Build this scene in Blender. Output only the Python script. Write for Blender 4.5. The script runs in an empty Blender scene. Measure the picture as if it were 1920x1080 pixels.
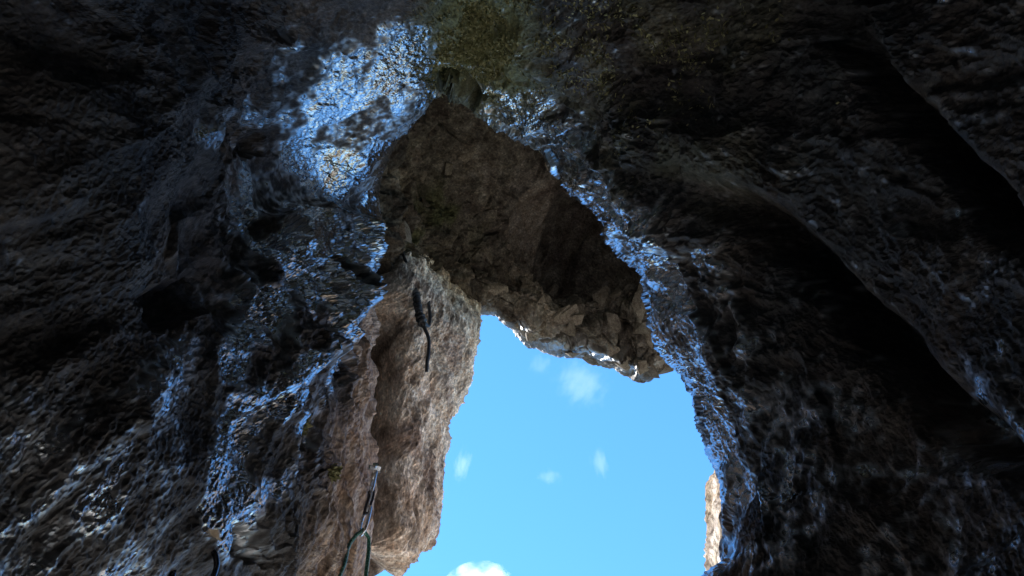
import bpy, bmesh, math, random, time
import numpy as np
from mathutils import Vector, Matrix
T0 = time.time()
S = bpy.context.scene
COL = S.collection
f32 = np.float32

# ------------------------------------------------------------------ camera
W, H, FOC = 1920.0, 1080.0, 1400.0          # the photograph's frame; focal length in its pixels
ZV = np.array([-100.0, 480.0, 1400.0]); ZV /= np.linalg.norm(ZV)   # the zenith as the camera sees it
pitch = math.asin(ZV[2]); roll = math.asin(ZV[0] / math.cos(pitch))
CAM = np.array([0.0, 0.0, 1.6])
SC = 0.42                                    # metres per survey unit, about the eye
Fv = np.array([0, math.cos(pitch), math.sin(pitch)])
R0 = np.array([1.0, 0, 0]); U0 = np.array([0, -math.sin(pitch), math.cos(pitch)])
Rv = math.cos(roll) * R0 + math.sin(roll) * U0
Uv = -math.sin(roll) * R0 + math.cos(roll) * U0
cd = bpy.data.cameras.new('camera'); cam = bpy.data.objects.new('camera', cd); COL.objects.link(cam)
cd.sensor_width = 36.0; cd.lens = 36.0 * FOC / W; cd.clip_start = 0.02; cd.clip_end = 30000
cam.matrix_world = Matrix(((Rv[0], Uv[0], -Fv[0], CAM[0]), (Rv[1], Uv[1], -Fv[1], CAM[1]),
                           (Rv[2], Uv[2], -Fv[2], CAM[2]), (0, 0, 0, 1)))
S.camera = cam

# ------------------------------------------------------------------ light
SUN_EL, SUN_AZ = math.radians(50), math.radians(307)   # azimuth clockwise from +Y: in front and to the left, hidden by the rock
w = bpy.data.worlds.new('World'); S.world = w; w.use_nodes = True
nt = w.node_tree; nt.nodes.clear()
sky = nt.nodes.new('ShaderNodeTexSky'); sky.sky_type = 'NISHITA'; sky.sun_disc = False
sky.sun_elevation = SUN_EL; sky.sun_rotation = SUN_AZ
sky.altitude = 300; sky.air_density = 1.0; sky.dust_density = 0.0; sky.ozone_density = 2.0
bg = nt.nodes.new('ShaderNodeBackground'); bg.inputs['Strength'].default_value = 0.15
wo = nt.nodes.new('ShaderNodeOutputWorld')
hs = nt.nodes.new('ShaderNodeHueSaturation'); hs.inputs['Saturation'].default_value = 1.26   # the phone's vivid colour
nt.links.new(sky.outputs[0], hs.inputs['Color']); nt.links.new(hs.outputs[0], bg.inputs['Color']); nt.links.new(bg.outputs[0], wo.inputs['Surface'])
sd = bpy.data.lights.new('sun', 'SUN'); sd.energy = 5.0; sd.angle = math.radians(0.5); sd.color = (1, .95, .88)
sun = bpy.data.objects.new('sun', sd); COL.objects.link(sun)
sdir = Vector((math.sin(SUN_AZ) * math.cos(SUN_EL), math.cos(SUN_AZ) * math.cos(SUN_EL), math.sin(SUN_EL)))
sun.rotation_euler = sdir.to_track_quat('Z', 'Y').to_euler(); sun.location = (0, 0, 60)
S.view_settings.view_transform = 'Standard'; S.view_settings.look = 'None'
S.view_settings.exposure = 1.64; S.view_settings.gamma = 1; S.view_settings.use_curve_mapping = False
S.render.engine = 'CYCLES'
S.cycles.use_denoising = True; S.cycles.denoising_input_passes = 'RGB_ALBEDO_NORMAL'; S.cycles.denoising_prefilter = 'ACCURATE'
S.cycles.max_bounces = 6; S.cycles.diffuse_bounces = 4; S.cycles.glossy_bounces = 3

# ------------------------------------------------------------------ maths
rng = np.random.default_rng(7)
PERM = np.concatenate([rng.permutation(256)] * 3).astype(np.int32)
G = rng.normal(size=(256, 3)); G = (G / np.linalg.norm(G, axis=1, keepdims=True)).astype(f32)
RAND3 = rng.random((256, 3)).astype(f32)

def gn(p):
    """gradient noise, about -0.7..0.7"""
    i = np.floor(p).astype(np.int32); f = (p - i).astype(f32); i &= 255
    u = f * f * f * (f * (f * 6 - 15) + 10)
    out = np.zeros(len(p), f32)
    for a in (0, 1):
        pa = PERM[i[:, 0] + a]; wx = u[:, 0] if a else 1 - u[:, 0]
        for b in (0, 1):
            pb = PERM[pa + i[:, 1] + b]; wy = u[:, 1] if b else 1 - u[:, 1]
            for c in (0, 1):
                g = G[PERM[pb + i[:, 2] + c]]; wz = u[:, 2] if c else 1 - u[:, 2]
                out += wx * wy * wz * (g[:, 0] * (f[:, 0] - a) + g[:, 1] * (f[:, 1] - b) + g[:, 2] * (f[:, 2] - c))
    return out
def fbm(p, o=3, gain=.5):
    s = 0; a = 1.0
    for k in range(o):
        s = s + a * gn(p * f32(2.03 ** k) + f32(17.3 * k)); a *= gain
    return s
def ridged(p, o=3, gain=.5):
    s = 0; a = 1.0
    for k in range(o):
        s = s + a * (.35 - np.abs(gn(p * f32(2.03 ** k) + f32(11.7 * k)))); a *= gain
    return s
def cells(p):
    """cellular noise: F1, F2-F1 and a random value per cell"""
    i = np.floor(p).astype(np.int32); f = (p - i).astype(f32)
    d1 = np.full(len(p), 9, f32); d2 = d1.copy(); rid = np.zeros((len(p), 3), f32)
    for a in (-1, 0, 1):
        for b in (-1, 0, 1):
            for c in (-1, 0, 1):
                h = PERM[PERM[PERM[(i[:, 0] + a) & 255] + ((i[:, 1] + b) & 255)] + ((i[:, 2] + c) & 255)]
                r = RAND3[h]
                d = (r[:, 0] + a - f[:, 0]) ** 2 + (r[:, 1] + b - f[:, 1]) ** 2 + (r[:, 2] + c - f[:, 2]) ** 2
                m = d < d1
                d2 = np.where(m, d1, np.minimum(d2, d)); d1 = np.where(m, d, d1); rid[m] = RAND3[(h[m] * 7 + 3) & 255]
    return np.sqrt(d1), np.sqrt(d2) - np.sqrt(d1), rid
def sst(a, b, x):
    t = np.clip((x - a) / (b - a), 0, 1); return t * t * (3 - 2 * t)

def ray(px, py):
    px = np.asarray(px, float); py = np.asarray(py, float)
    d = ((px - W / 2) / FOC)[..., None] * Rv + ((H / 2 - py) / FOC)[..., None] * Uv + Fv
    return d / np.linalg.norm(d, axis=-1, keepdims=True)
def at(px, py, dist):
    return CAM + ray(px, py) * np.asarray(dist, float)[..., None]

class Depth:
    """smooth distance field through surveyed points (thin-plate spline of log distance)"""
    def __init__(s, pts, smooth=1e-4):
        a = np.array(pts, float); s.c = a[:, :2] / 1000; n = len(a)
        K = s.k(np.linalg.norm(s.c[:, None] - s.c[None], axis=-1)) + np.eye(n) * smooth
        Pm = np.c_[np.ones(n), s.c]
        A = np.block([[K, Pm], [Pm.T, np.zeros((3, 3))]])
        s.w = np.linalg.solve(A, np.r_[np.log(a[:, 2]), 0, 0, 0])
    @staticmethod
    def k(r): return r * r * np.log(r + 1e-9)
    def __call__(s, px, py):
        px = np.asarray(px, float) / 1000; py = np.asarray(py, float) / 1000
        out = s.w[-3] + s.w[-2] * px + s.w[-1] * py
        for (cx, cy), wv in zip(s.c, s.w): out = out + wv * s.k(np.hypot(px - cx, py - cy))
        return np.exp(out)

def crom(keys, n):
    """n samples of a monotone-parameter Catmull-Rom curve through keys [(t, values...)]"""
    a = np.array(keys, float); t = a[:, 0]; v = a[:, 1:]
    q = np.asarray(n, float); k = np.clip(np.searchsorted(t, q, side='right') - 1, 0, len(t) - 2)
    m = np.gradient(v, t, axis=0)
    h = (t[k + 1] - t[k]); s = ((q - t[k]) / h)[:, None]; h = h[:, None]
    return ((2*s**3 - 3*s**2 + 1) * v[k] + (s**3 - 2*s**2 + s) * h * m[k] + (-2*s**3 + 3*s**2) * v[k+1] + (s**3 - s**2) * h * m[k+1])

def pl_dist(px, py, pl):
    """distance in surveyed units from a polyline, with the side's sign and the place along it 0..1"""
    pl = np.array(pl, f32); best = np.full(px.shape, 1e9, f32); sgn = np.ones(px.shape, f32); tt = np.zeros(px.shape, f32)
    n = len(pl) - 1
    for k in range(n):
        a, b = pl[k], pl[k + 1]; e = b - a
        t = np.clip(((px - a[0]) * e[0] + (py - a[1]) * e[1]) / (e @ e), 0, 1)
        dx = px - a[0] - t * e[0]; dy = py - a[1] - t * e[1]; d = np.hypot(dx, dy)
        m = d < best; best = np.where(m, d, best)
        sgn = np.where(m, np.sign(e[0] * dy - e[1] * dx), sgn); tt = np.where(m, (k + t) / n, tt)
    return best, sgn, tt

def grid_normals(Pm):
    du = np.gradient(Pm, axis=0); dv = np.gradient(Pm, axis=1)
    n = np.cross(du, dv); n /= np.linalg.norm(n, axis=-1, keepdims=True) + 1e-12
    n *= 1 if np.mean(np.sum(n * (CAM - Pm), axis=-1) > 0) > .5 else -1
    return n

def grid_mesh(name, Pm, mat, attr=None, smooth=False, parent=None, flip=None, sc=SC):
    Pm = CAM + (Pm - CAM) * sc
    nu, nv = Pm.shape[:2]
    me = bpy.data.meshes.new(name)
    idx = np.arange(nu * nv).reshape(nu, nv)
    q = np.stack([idx[:-1, :-1], idx[1:, :-1], idx[1:, 1:], idx[:-1, 1:]], -1).reshape(-1, 4)
    c = Pm.reshape(-1, 3)
    a, b, d = c[q[len(q)//2, 0]], c[q[len(q)//2, 1]], c[q[len(q)//2, 3]]
    if np.dot(np.cross(b - a, d - a), CAM - a) < 0: q = q[:, ::-1]
    nf = len(q)
    me.vertices.add(len(c)); me.vertices.foreach_set('co', c.astype(f32).ravel())
    me.loops.add(nf * 4); me.loops.foreach_set('vertex_index', q.astype(np.int32).ravel())
    me.polygons.add(nf); me.polygons.foreach_set('loop_start', np.arange(0, nf * 4, 4, dtype=np.int32))
    me.polygons.foreach_set('use_smooth', np.full(nf, smooth))
    me.update(calc_edges=True)
    if attr is not None:
        at_ = me.attributes.new('rock', 'FLOAT_COLOR', 'POINT')
        at_.data.foreach_set('color', np.c_[attr.reshape(-1, 3), np.ones(len(c))].astype(f32).ravel())
    me.materials.append(mat)
    o = bpy.data.objects.new(name, me); COL.objects.link(o)
    if parent: o.parent = parent
    return o

# ------------------------------------------------------------------ materials
def mat_new(name):
    m = bpy.data.materials.new(name); m.use_nodes = True
    return m, m.node_tree, m.node_tree.nodes['Principled BSDF']
def N(t, kind, **kw):
    n = t.nodes.new(kind)
    for k, v in kw.items():
        if k in n.inputs: n.inputs[k].default_value = v
        else: setattr(n, k, v)
    return n
def ramp(t, fac, stops):
    r = t.nodes.new('ShaderNodeValToRGB'); e = r.color_ramp.elements
    while len(e) < len(stops): e.new(.5)
    for x, (p, c) in zip(e, stops): x.position = p; x.color = (*c, 1) if len(c) == 3 else c
    t.links.new(fac, r.inputs[0]); return r
def mix(t, fac, a, b, mode='MIX'):
    m = t.nodes.new('ShaderNodeMix'); m.data_type = 'RGBA'; m.blend_type = mode
    for s, v in ((m.inputs[0], fac), (m.inputs[6], a), (m.inputs[7], b)):
        if hasattr(v, 'links') or hasattr(v, 'is_linked'): t.links.new(v, s)
        elif isinstance(v, (tuple, list)): s.default_value = (*v, 1)
        else: s.default_value = v
    return m.outputs[2]

def rock_material(name, dark, tan, moss=(.05, .055, .018), scale=1.0, wet_rough=.17, dry_rough=.85, bump=.5, ior=1.5):
    """limestone: dark weathered stone, tan fresh stone (attribute G), moss film (B), water film (R)"""
    scale = scale / SC
    m, t, b = mat_new(name)
    at_ = N(t, 'ShaderNodeAttribute', attribute_name='rock'); sep = N(t, 'ShaderNodeSeparateColor')
    t.links.new(at_.outputs['Color'], sep.inputs[0])
    tc = N(t, 'ShaderNodeTexCoord'); mp = N(t, 'ShaderNodeMapping')
    mp.inputs['Scale'].default_value = (1, 1, .35); t.links.new(tc.outputs['Object'], mp.inputs[0])
    n1 = N(t, 'ShaderNodeTexNoise', Scale=9 * scale, Detail=8, Roughness=.65); t.links.new(mp.outputs[0], n1.inputs['Vector'])
    n2 = N(t, 'ShaderNodeTexNoise', Scale=2.2 * scale, Detail=6, Roughness=.6); t.links.new(tc.outputs['Object'], n2.inputs['Vector'])
    n3 = N(t, 'ShaderNodeTexNoise', Scale=45 * scale, Detail=5, Roughness=.7); t.links.new(mp.outputs[0], n3.inputs['Vector'])
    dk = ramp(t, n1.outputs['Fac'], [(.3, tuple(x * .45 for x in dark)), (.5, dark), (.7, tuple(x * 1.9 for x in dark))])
    tn = ramp(t, n1.outputs['Fac'], [(.28, (tan[0]*.30, tan[1]*.25, tan[2]*.22)), (.45, (tan[0]*.8, tan[1]*.72, tan[2]*.66)), (.58, tan), (.74, (tan[0]*1.45, tan[1]*1.5, tan[2]*1.55))])
    c = mix(t, sep.outputs[1], dk.outputs[0], tn.outputs[0])
    st = ramp(t, n2.outputs['Fac'], [(.35, (.62, .56, .55)), (.5, (1, .97, .93)), (.66, (1.2, 1.16, 1.15))])
    c = mix(t, 1.0, c, st.outputs[0], 'MULTIPLY')
    gr = ramp(t, n3.outputs['Fac'], [(.3, (.30, .29, .28)), (.47, (.9, .9, .9)), (.56, (1.2, 1.19, 1.17)), (.70, (2.3, 2.25, 2.2))])
    c = mix(t, 1.0, c, gr.outputs[0], 'MULTIPLY')
    mg = ramp(t, n3.outputs['Fac'], [(.35, tuple(x * .5 for x in moss)), (.65, tuple(x * 1.8 for x in moss))])
    c = mix(t, sep.outputs[2], c, mg.outputs[0])
    t.links.new(c, b.inputs['Base Color'])
    rg = N(t, 'ShaderNodeMapRange'); rg.inputs['To Min'].default_value = dry_rough; rg.inputs['To Max'].default_value = wet_rough
    t.links.new(sep.outputs[0], rg.inputs['Value']); t.links.new(rg.outputs[0], b.inputs['Roughness'])
    sp = N(t, 'ShaderNodeMapRange'); sp.inputs['To Min'].default_value = .04; sp.inputs['To Max'].default_value = .95
    t.links.new(sep.outputs[0], sp.inputs['Value']); t.links.new(sp.outputs[0], b.inputs['Specular IOR Level'])
    bp = N(t, 'ShaderNodeBump', Strength=bump, Distance=.02 / scale); t.links.new(n3.outputs['Fac'], bp.inputs['Height'])
    t.links.new(bp.outputs[0], b.inputs['Normal'])
    b.inputs['IOR'].default_value = ior
    return m
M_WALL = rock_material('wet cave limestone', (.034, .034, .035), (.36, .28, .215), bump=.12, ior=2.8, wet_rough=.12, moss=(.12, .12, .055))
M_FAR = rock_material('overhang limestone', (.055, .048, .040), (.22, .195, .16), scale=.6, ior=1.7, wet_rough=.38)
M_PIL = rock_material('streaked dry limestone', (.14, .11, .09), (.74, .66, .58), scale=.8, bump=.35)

def plain(name, col, rough=.6, metal=0.0, spec=.5):
    m, t, b = mat_new(name)
    tc = N(t, 'ShaderNodeTexCoord'); n = N(t, 'ShaderNodeTexNoise', Scale=180, Detail=4); t.links.new(tc.outputs['Object'], n.inputs['Vector'])
    r = ramp(t, n.outputs['Fac'], [(.3, tuple(x * .7 for x in col)), (.7, tuple(min(1, x * 1.2) for x in col))])
    t.links.new(r.outputs[0], b.inputs['Base Color']); b.inputs['Roughness'].default_value = rough
    b.inputs['Metallic'].default_value = metal; b.inputs['Specular IOR Level'].default_value = spec
    return m

# ------------------------------------------------------------------ the cave shell
# knots: s, rim x, rim y, outer x, outer y   (rim of the cave mouth -> edge of what one sees from inside)
KN = [(-1.0, -1000, 4000, -2600, 4000), (-.45, 300, 2300, -650, 2300), (0, 640, 1250, -120, 1250), (.25, 664, 1050, -120, 1050),
      (.6, 674, 860, -120, 780), (.95, 678, 690, -120, 520), (1.25, 683, 560, -120, 280), (1.5, 690, 470, -120, 60), (1.72, 703, 395, -100, -90),
      (1.95, 714, 325, 120, -120), (2.2, 744, 262, 380, -120), (2.45, 785, 216, 600, -120), (2.65, 818, 187, 760, -120), (2.8, 850, 200, 850, -120),
      (3.0, 905, 234, 950, -120), (3.25, 985, 264, 1130, -120), (3.5, 1040, 335, 1350, -120), (3.75, 1098, 398, 1600, -120),
      (4.0, 1140, 450, 1850, -120), (4.25, 1192, 508, 2030, -60), (4.5, 1208, 565, 2040, 150), (4.75, 1234, 640, 2040, 330), (5.0, 1264, 676, 2040, 470),
      (5.2, 1290, 695, 2040, 570), (5.45, 1316, 755, 2040, 680), (5.7, 1334, 812, 2040, 780), (5.95, 1352, 866, 2040, 880),
      (6.2, 1366, 930, 2040, 980), (6.5, 1372, 1030, 2040, 1090), (6.9, 1382, 1250, 2040, 1250), (7.35, 2350, 2300, 3150, 2300), (7.9, 5000, 4000, 6200, 4000)]  # outermost knots at both ends flare the unseen mouth to admit more light
def wl(px, py, X):            # distance at which the line of sight meets a wall X metres to the left
    return (px, py, float(X / -ray(px, py)[0]))
D_NEAR = Depth([
    wl(640, 1250, 1.38), wl(664, 1050, 1.38), wl(674, 860, 1.38), wl(678, 690, 1.38), wl(683, 560, 1.37), wl(688, 470, 1.36), (703, 395, 7.7), (714, 325, 7.2), (744, 262, 6.7), (785, 216, 6.5), (818, 187, 6.5),
    (850, 200, 7.4), (905, 234, 7.9), (985, 264, 7.8), (1098, 398, 6.7), (1192, 508, 6.1), (1234, 640, 5.4), (1290, 695, 5.0), (1332, 815, 4.4), (1366, 930, 3.9), (1372, 1030, 3.5), (1382, 1250, 2.9),
    wl(600, 1000, 1.22), wl(600, 800, 1.22), wl(610, 650, 1.26), wl(620, 540, 1.29), wl(640, 460, 1.32), (655, 400, 7.0), wl(590, 430, 1.28), wl(530, 480, 1.24), wl(500, 580, 1.19),
    (740, 220, 6.27), (700, 150, 5.8), (700, 260, 6.3), (690, 310, 6.5), (650, 200, 5.85), (650, 250, 6.07), (640, 340, 6.45), (600, 250, 5.85), (600, 330, 6.2), (590, 380, 6.1), (550, 280, 5.7), (550, 350, 5.75), (520, 400, 5.1), (650, 120, 5.5), (600, 150, 5.45), (700, 60, 5.4), (500, 250, 5.1), (500, 150, 4.9), (400, 250, 3.9), (560, 40, 4.9),
    wl(450, 1000, 1.14), wl(450, 800, 1.14), wl(450, 650, 1.15), wl(250, 1000, 1.1), wl(250, 700, 1.1), wl(250, 400, 1.12), wl(250, 150, 1.12), wl(0, 1000, 1.15), wl(0, 600, 1.15), wl(0, 200, 1.15), wl(-120, -120, 1.15), wl(350, -120, 1.0), wl(-120, 1250, 1.2),
    (720, 0, 5.1), (850, 100, 6.3), (900, 0, 5.6), (1000, 120, 6.2), (1150, 0, 5.2), (1130, 260, 6.0), (1230, 400, 5.2), (1330, 540, 4.6), (1370, 680, 4.15), (1440, 820, 3.6), (1480, 980, 3.2), (1500, 1200, 2.7),
    (1300, 150, 4.8), (1450, 350, 4.1), (1550, 600, 3.5), (1620, 850, 3.0), (1650, 1080, 2.65), (1600, 0, 3.9), (1750, 250, 3.2), (1800, 600, 2.7), (1850, 950, 2.35), (2040, 0, 2.8), (2040, 500, 2.25), (2040, 1100, 2.0),
    wl(-650, 2300, 1.25), wl(300, 2300, 1.35), (2350, 2300, 2.4), (3150, 2300, 1.9), wl(-1000, 4000, 1.9), wl(-2600, 4000, 1.6), (5000, 4000, 2.6), (6200, 4000, 2.2)])

def build_shell():
    k = np.array(KN)
    NU, NV = 1690, 410
    # the density of stations follows what the frame shows
    ss = np.linspace(0, 6.9, 4000); c = crom(KN, ss); mid = c[:, :2] * .55 + c[:, 2:] * .45
    ln = np.r_[0, np.cumsum(np.linalg.norm(np.diff(mid, axis=0), axis=1))]
    s_in = np.interp(np.linspace(0, ln[-1], NU), ln, ss)
    s = np.r_[np.linspace(-1, -.012, 100), s_in, np.linspace(6.91, 7.9, 100)]
    c = crom(KN, s); R, O = c[:, :2], c[:, 2:]
    v = np.linspace(0, 1, NV); v = v * .82 + v * v * .18
    PX = R[:, None, 0] * (1 - v) + O[:, None, 0] * v; PY = R[:, None, 1] * (1 - v) + O[:, None, 1] * v
    D = D_NEAR(PX, PY)
    # lip: the last hand's breadth of wall rolls away from the eye
    lip = np.hypot(PX - R[:, None, 0], PY - R[:, None, 1])
    e = np.clip(1 - lip / 26, 0, 1)
    D = D + (1 - np.sqrt(np.clip(1 - e * e, 0, 1))) * .3 * D / 4
    P = at(PX, PY, D); Nn = grid_normals(P)
    sh = PX.shape
    p = P.reshape(-1, 3).astype(f32); x = PX.ravel().astype(f32); y = PY.ravel().astype(f32); d = D.ravel().astype(f32); lipf = lip.ravel()
    wob = np.c_[gn(p * 1.7), gn(p * 1.7 + 31.), gn(p * 1.7 + 57.)]
    q = (p + .18 * wob) * np.array([1, 1, .42], f32)
    nx, ny = gn(p * 5), gn(p * 5 + 9.)
    xw = x + 40 * wob[:, 0] * 4 / np.maximum(d, 4) + 26 * nx + 14 * gn(p * 14); yw = y + 40 * wob[:, 1] * 4 / np.maximum(d, 4) + 26 * ny + 14 * gn(p * 14 + 9.)
    sc = np.clip(d / 5.5, .25, 1.2)
    edge = (.3 + .7 * sst(0, 90, lipf)).astype(f32)
    h = edge * sc * (.20 * fbm(q * .9, 3) + .12 * ridged(q * 2.6 + 5., 3))
    pq = (p + .10 * wob) * np.array([3.2, 3.2, .55], f32)
    h += edge * .14 * sc * ridged(pq + 3., 2, .6) * sst(900, 700, x)
    strk = ridged(q * np.array([9, 9, 9], f32), 4, .5)
    fine = fbm((p + .05 * wob) * np.array([24, 24, 15], f32), 3, .52)
    # scallops: each flake's long face looks out of the cave and down, its short face back in
    left = sst(900, 800, x)
    zone = np.maximum.reduce([sst(110, 30, pl_dist(xw, yw, WETL2)[0]), sst(80, 20, pl_dist(xw, yw, WETL3)[0]), sst(60, 20, pl_dist(xw, yw, WETL4)[0]), sst(60, 20, pl_dist(xw, yw, WETL5)[0]), sst(110, 40, pl_dist(xw, yw, WETL8)[0])]) * left
    shelf = (sst(250, 90, pl_dist(xw, yw, WETL1)[0]) * left * sst(420, 370, y)).astype(f32)
    zone *= 1 - shelf; h *= 1 - .6 * shelf
    zone = np.maximum(zone, .45 * sst(170, 50, lipf) * (1 - left))
    for fq, sl, sd in ((6., .40, 0.), (15., .38, 21.), (34., .30, 47.)):
        wq = sst(2.6, 4.4, d) if fq < 10 else .35 + .65 * sst(2.2, 4, d)
        ph = (p @ np.array([.12, .75, -.65], f32)) * fq + 2.2 * fbm(p * np.array([fq, fq, fq * .6], f32) * .5 + f32(sd), 2)
        fr = ph - np.floor(ph); saw = np.where(fr < .75, 1 - fr / .75, (fr - .75) / .25)
        h += wq * zone * sl / fq * saw * np.clip(.3 + 2.0 * gn(p * fq * .25 + f32(sd)), 0, 1.2) * np.minimum(1, sc * (2.2 if fq > 10 else 1.2))
    # broken blocks of many sizes
    f1, ed, rid = cells((p + .25 * wob) * np.array([1.1, 1.1, .4], f32)); g1, ge, gr = cells((p + .1 * wob) * np.array([3.4, 3.4, 1.3], f32))
    h += sc * (.16 * (rid[:, 0] - .5) * sst(0, .2, ed) + (.07 * (gr[:, 0] - .5) + .05 * (gr[:, 1] - .5) * np.sin(p[:, 2] * 7)) * sst(0, .15, ge))
    wn = sst(3.4, 1.6, d)
    amp = np.clip(.75 + 1.3 * fbm(p * 1.1 + 40., 3), .12, 1.4).astype(f32)
    h *= 1 - .75 * shelf
    calm = (1 - .40 * shelf).astype(f32)     # flowstone: smoother under the water film
    h = h + amp * calm * np.sqrt(sc) * .050 * strk * (1 - .4 * wn)
    # grain, pits and chips: the same stone at every distance, finer the nearer it is
    for fq in (10., 20., 40., 80.):
        wt = np.exp(-(np.log2(fq * d / 95.) / .75) ** 2)
        m = wt > .03
        pm = p[m] + .04 * wob[m] * 10 / fq
        g = ridged(pm * np.array([fq, fq, fq * .7], f32) + f32(fq), 2, .55) + .6 * np.minimum(gn(pm * np.array([fq * 1.7, fq * 1.7, fq], f32)), 0.05)
        h[m] += (wt[m] * calm[m] * (.55 + .7 * amp[m]) * .42 / fq) * g
    for pl, wd, am, kind in FEATURES:
        dd, sg, tt = pl_dist(x + 22 * wob[:, 0] + 10 * nx, y + 22 * wob[:, 1] + 10 * ny, pl) if kind == 'step' or len(pl) > 3 and am < 0 else pl_dist(xw, yw, pl); tap = np.clip(np.minimum(tt, 1 - tt) * 6, .25, 1)
        am = am * sc * 1.2
        if kind == 'step': h += am * tap * sst(-wd, wd, dd * sg) * np.exp(-(dd / (wd * 5)) ** 2)
        else: h += am * tap * np.exp(-(dd / wd) ** 2)
    P = P + Nn * h.reshape(sh)[..., None]
    # ---- what the stone is made of: water film, fresh tan stone, moss
    left = sst(900, 800, x)
    bl = np.minimum(*[pl_dist(xw, yw, pl)[0] for pl in (WETL1, WETL2)])
    wetL = sst(230, 40, pl_dist(xw, yw, WETL1)[0]); wetL = np.maximum(wetL, sst(70, 20, pl_dist(xw, yw, WETL2)[0])); wetL = np.maximum(wetL, .8 * sst(40, 10, pl_dist(xw, yw, WETL3)[0]))
    for w_, a_, b_ in ((WETL4, 46, .62), (WETL5, 40, .66), (WETL6, 40, .6), (WETL7, 44, .58), (WETL8, 100, .52)): wetL = np.maximum(wetL, b_ * sst(a_, a_ * .3, pl_dist(xw, yw, w_)[0]))
    wetL *= sst(25, 60, np.hypot(xw - 880, yw - 190)); wetR0 = sst(30, 70, np.hypot(xw - 875, yw - 190))
    wetR = sst(190, 30, lipf) * (1 - left); wetR = np.maximum(wetR, .62 * sst(30, 8, pl_dist(xw, yw, WETR)[0]))
    spk = np.maximum(.40 * sst(620, 760, y) * np.maximum(sst(420, 250, x), sst(1330, 1450, x)), .22)
    wet = np.maximum(wetL * left, wetR) * sst(1500, 1130, y); pat = fbm(p * np.array([3, 3, 1.2], f32) + 13., 3); wet = wet * (.45 + .55 * sst(-.25, .15, pat)); wet = np.maximum(wet, .55 * sst(.0, .4, fbm(p * 1.6 + 3., 3)) * sst(600, 800, y))
    dry = sst(0, 90, (x - np.interp(y, [380, 480, 620, 760, 900, 1100], [720, 690, 600, 560, 520, 500]) + 60 * wob[:, 2])) * sst(440, 560, y) * (x < 720)
    dry = np.maximum(dry, .35 * sst(1500, 1350, x) * sst(900, 1020, y) * (x > 1200))
    brk = .5 * fbm(p * np.array([9, 9, 5], f32) + 21., 3, .6) + .4 * gn(p * np.array([26, 26, 15], f32)) + .45 * wn * gn(p * np.array([62, 62, 36], f32))
    wet = wet * (1 - .8 * dry)
    wet = np.maximum(wet * wetR0, spk); wet = .92 * sst(.34, .70, wet + (.62 + .35 * (1 - left)) * brk) + .08 * wet
    moss = sst(170, 60, np.hypot(xw - 905, (yw - 80) * .8)) * .9
    moss = np.maximum(moss, .22 * sst(500, 150, np.hypot(xw - 1200, yw - 120)) * sst(-.1, .3, fbm(p * 2.5 + 8., 2)))
    attr = np.c_[wet, np.maximum(dry, .04 + .22 * fbm(p * 1.3 + 77., 3)), moss]
    attr = np.clip(attr, 0, 1).reshape(*sh, 3)
    # ---- back of the lip: the rock goes on behind the edge
    back = []
    lf = sst(2.9, 2.4, s)                       # on the left this unseen back is stretched to the pillar to stop sun leaks
    for off, dz in ((14, .35), (40 - 8 * lf, .9 + .1 * lf), (90 - 42 * lf, 1.8 + .4 * lf), (150 - 86 * lf, 3.2 + 1.6 * lf)):
        dirv = (O - R) / np.linalg.norm(O - R, axis=1, keepdims=True)
        bx = R + dirv * np.reshape(off, (-1, 1))
        back.append(at(bx[:, 0], bx[:, 1], D[:, 0] + dz))
    back = np.stack(back[::-1], 1)
    # ---- the rest of the cave round and behind the climber, down to the floor
    outer = []
    o3 = P[:, -1]
    az = np.arctan2(o3[:, 0], o3[:, 1] + .2)
    rad = 2.0 + 2.2 * sst(1.4, 3.0, np.abs(az))
    fl = np.c_[np.sin(az) * rad, np.cos(az) * rad, np.full(len(az), -2.6)]
    tqs = np.linspace(0, 1, 45)[1:]
    kz = 121; pad = np.concatenate([np.repeat(o3[:1], kz // 2, 0), o3, np.repeat(o3[-1:], kz // 2, 0)])
    o3s = np.stack([np.convolve(pad[:, c_], np.ones(kz) / kz, 'valid') for c_ in range(3)], 1)
    for tq in tqs:
        b_ = o3s * (1 - tq) + fl * tq + (o3 - o3s) * math.exp(-tq * 40)
        outer.append(np.c_[b_[:, :2] * (1 + .5 * math.sin(math.pi * tq)), b_[:, 2]])
    outer = np.stack(outer, 1)
    po = outer.reshape(-1, 3).astype(f32); wo_ = np.c_[gn(po * 1.1), gn(po * 1.1 + 31.), gn(po * 1.1 + 57.)]
    ho = .30 * fbm(po * .7, 3) + .14 * ridged((po + .2 * wo_) * 2.2, 4, .55) + .03 * ridged(po * 9, 3)
    outer = outer + grid_normals(outer) * (ho.reshape(outer.shape[:2]) * sst(0, .12, tqs)[None])[..., None]
    ao = np.c_[.9 * sst(.25, .4, fbm(po * 2.2 + 3., 3)), .05 + .25 * fbm(po * 1.3 + 7., 3), np.zeros(len(po))].clip(0, 1).reshape(*outer.shape)
    ao = attr[:, -1:] * (1 - sst(0, .04, tqs))[None, :, None] + ao * sst(0, .04, tqs)[None, :, None]
    Pall = np.concatenate([back, P, outer], 1)
    A = np.concatenate([np.repeat(attr[:, :1], back.shape[1], 1), attr, ao], 1)
    cuts = [0, int(np.argmin(abs(s - 2.68))), int(np.argmin(abs(s - 4.05))), len(s) - 1]
    obs = []
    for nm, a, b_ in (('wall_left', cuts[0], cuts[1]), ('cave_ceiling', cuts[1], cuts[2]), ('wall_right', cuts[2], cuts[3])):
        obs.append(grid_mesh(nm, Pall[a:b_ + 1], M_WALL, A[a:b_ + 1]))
    return obs, (PX, PY, P)

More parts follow.
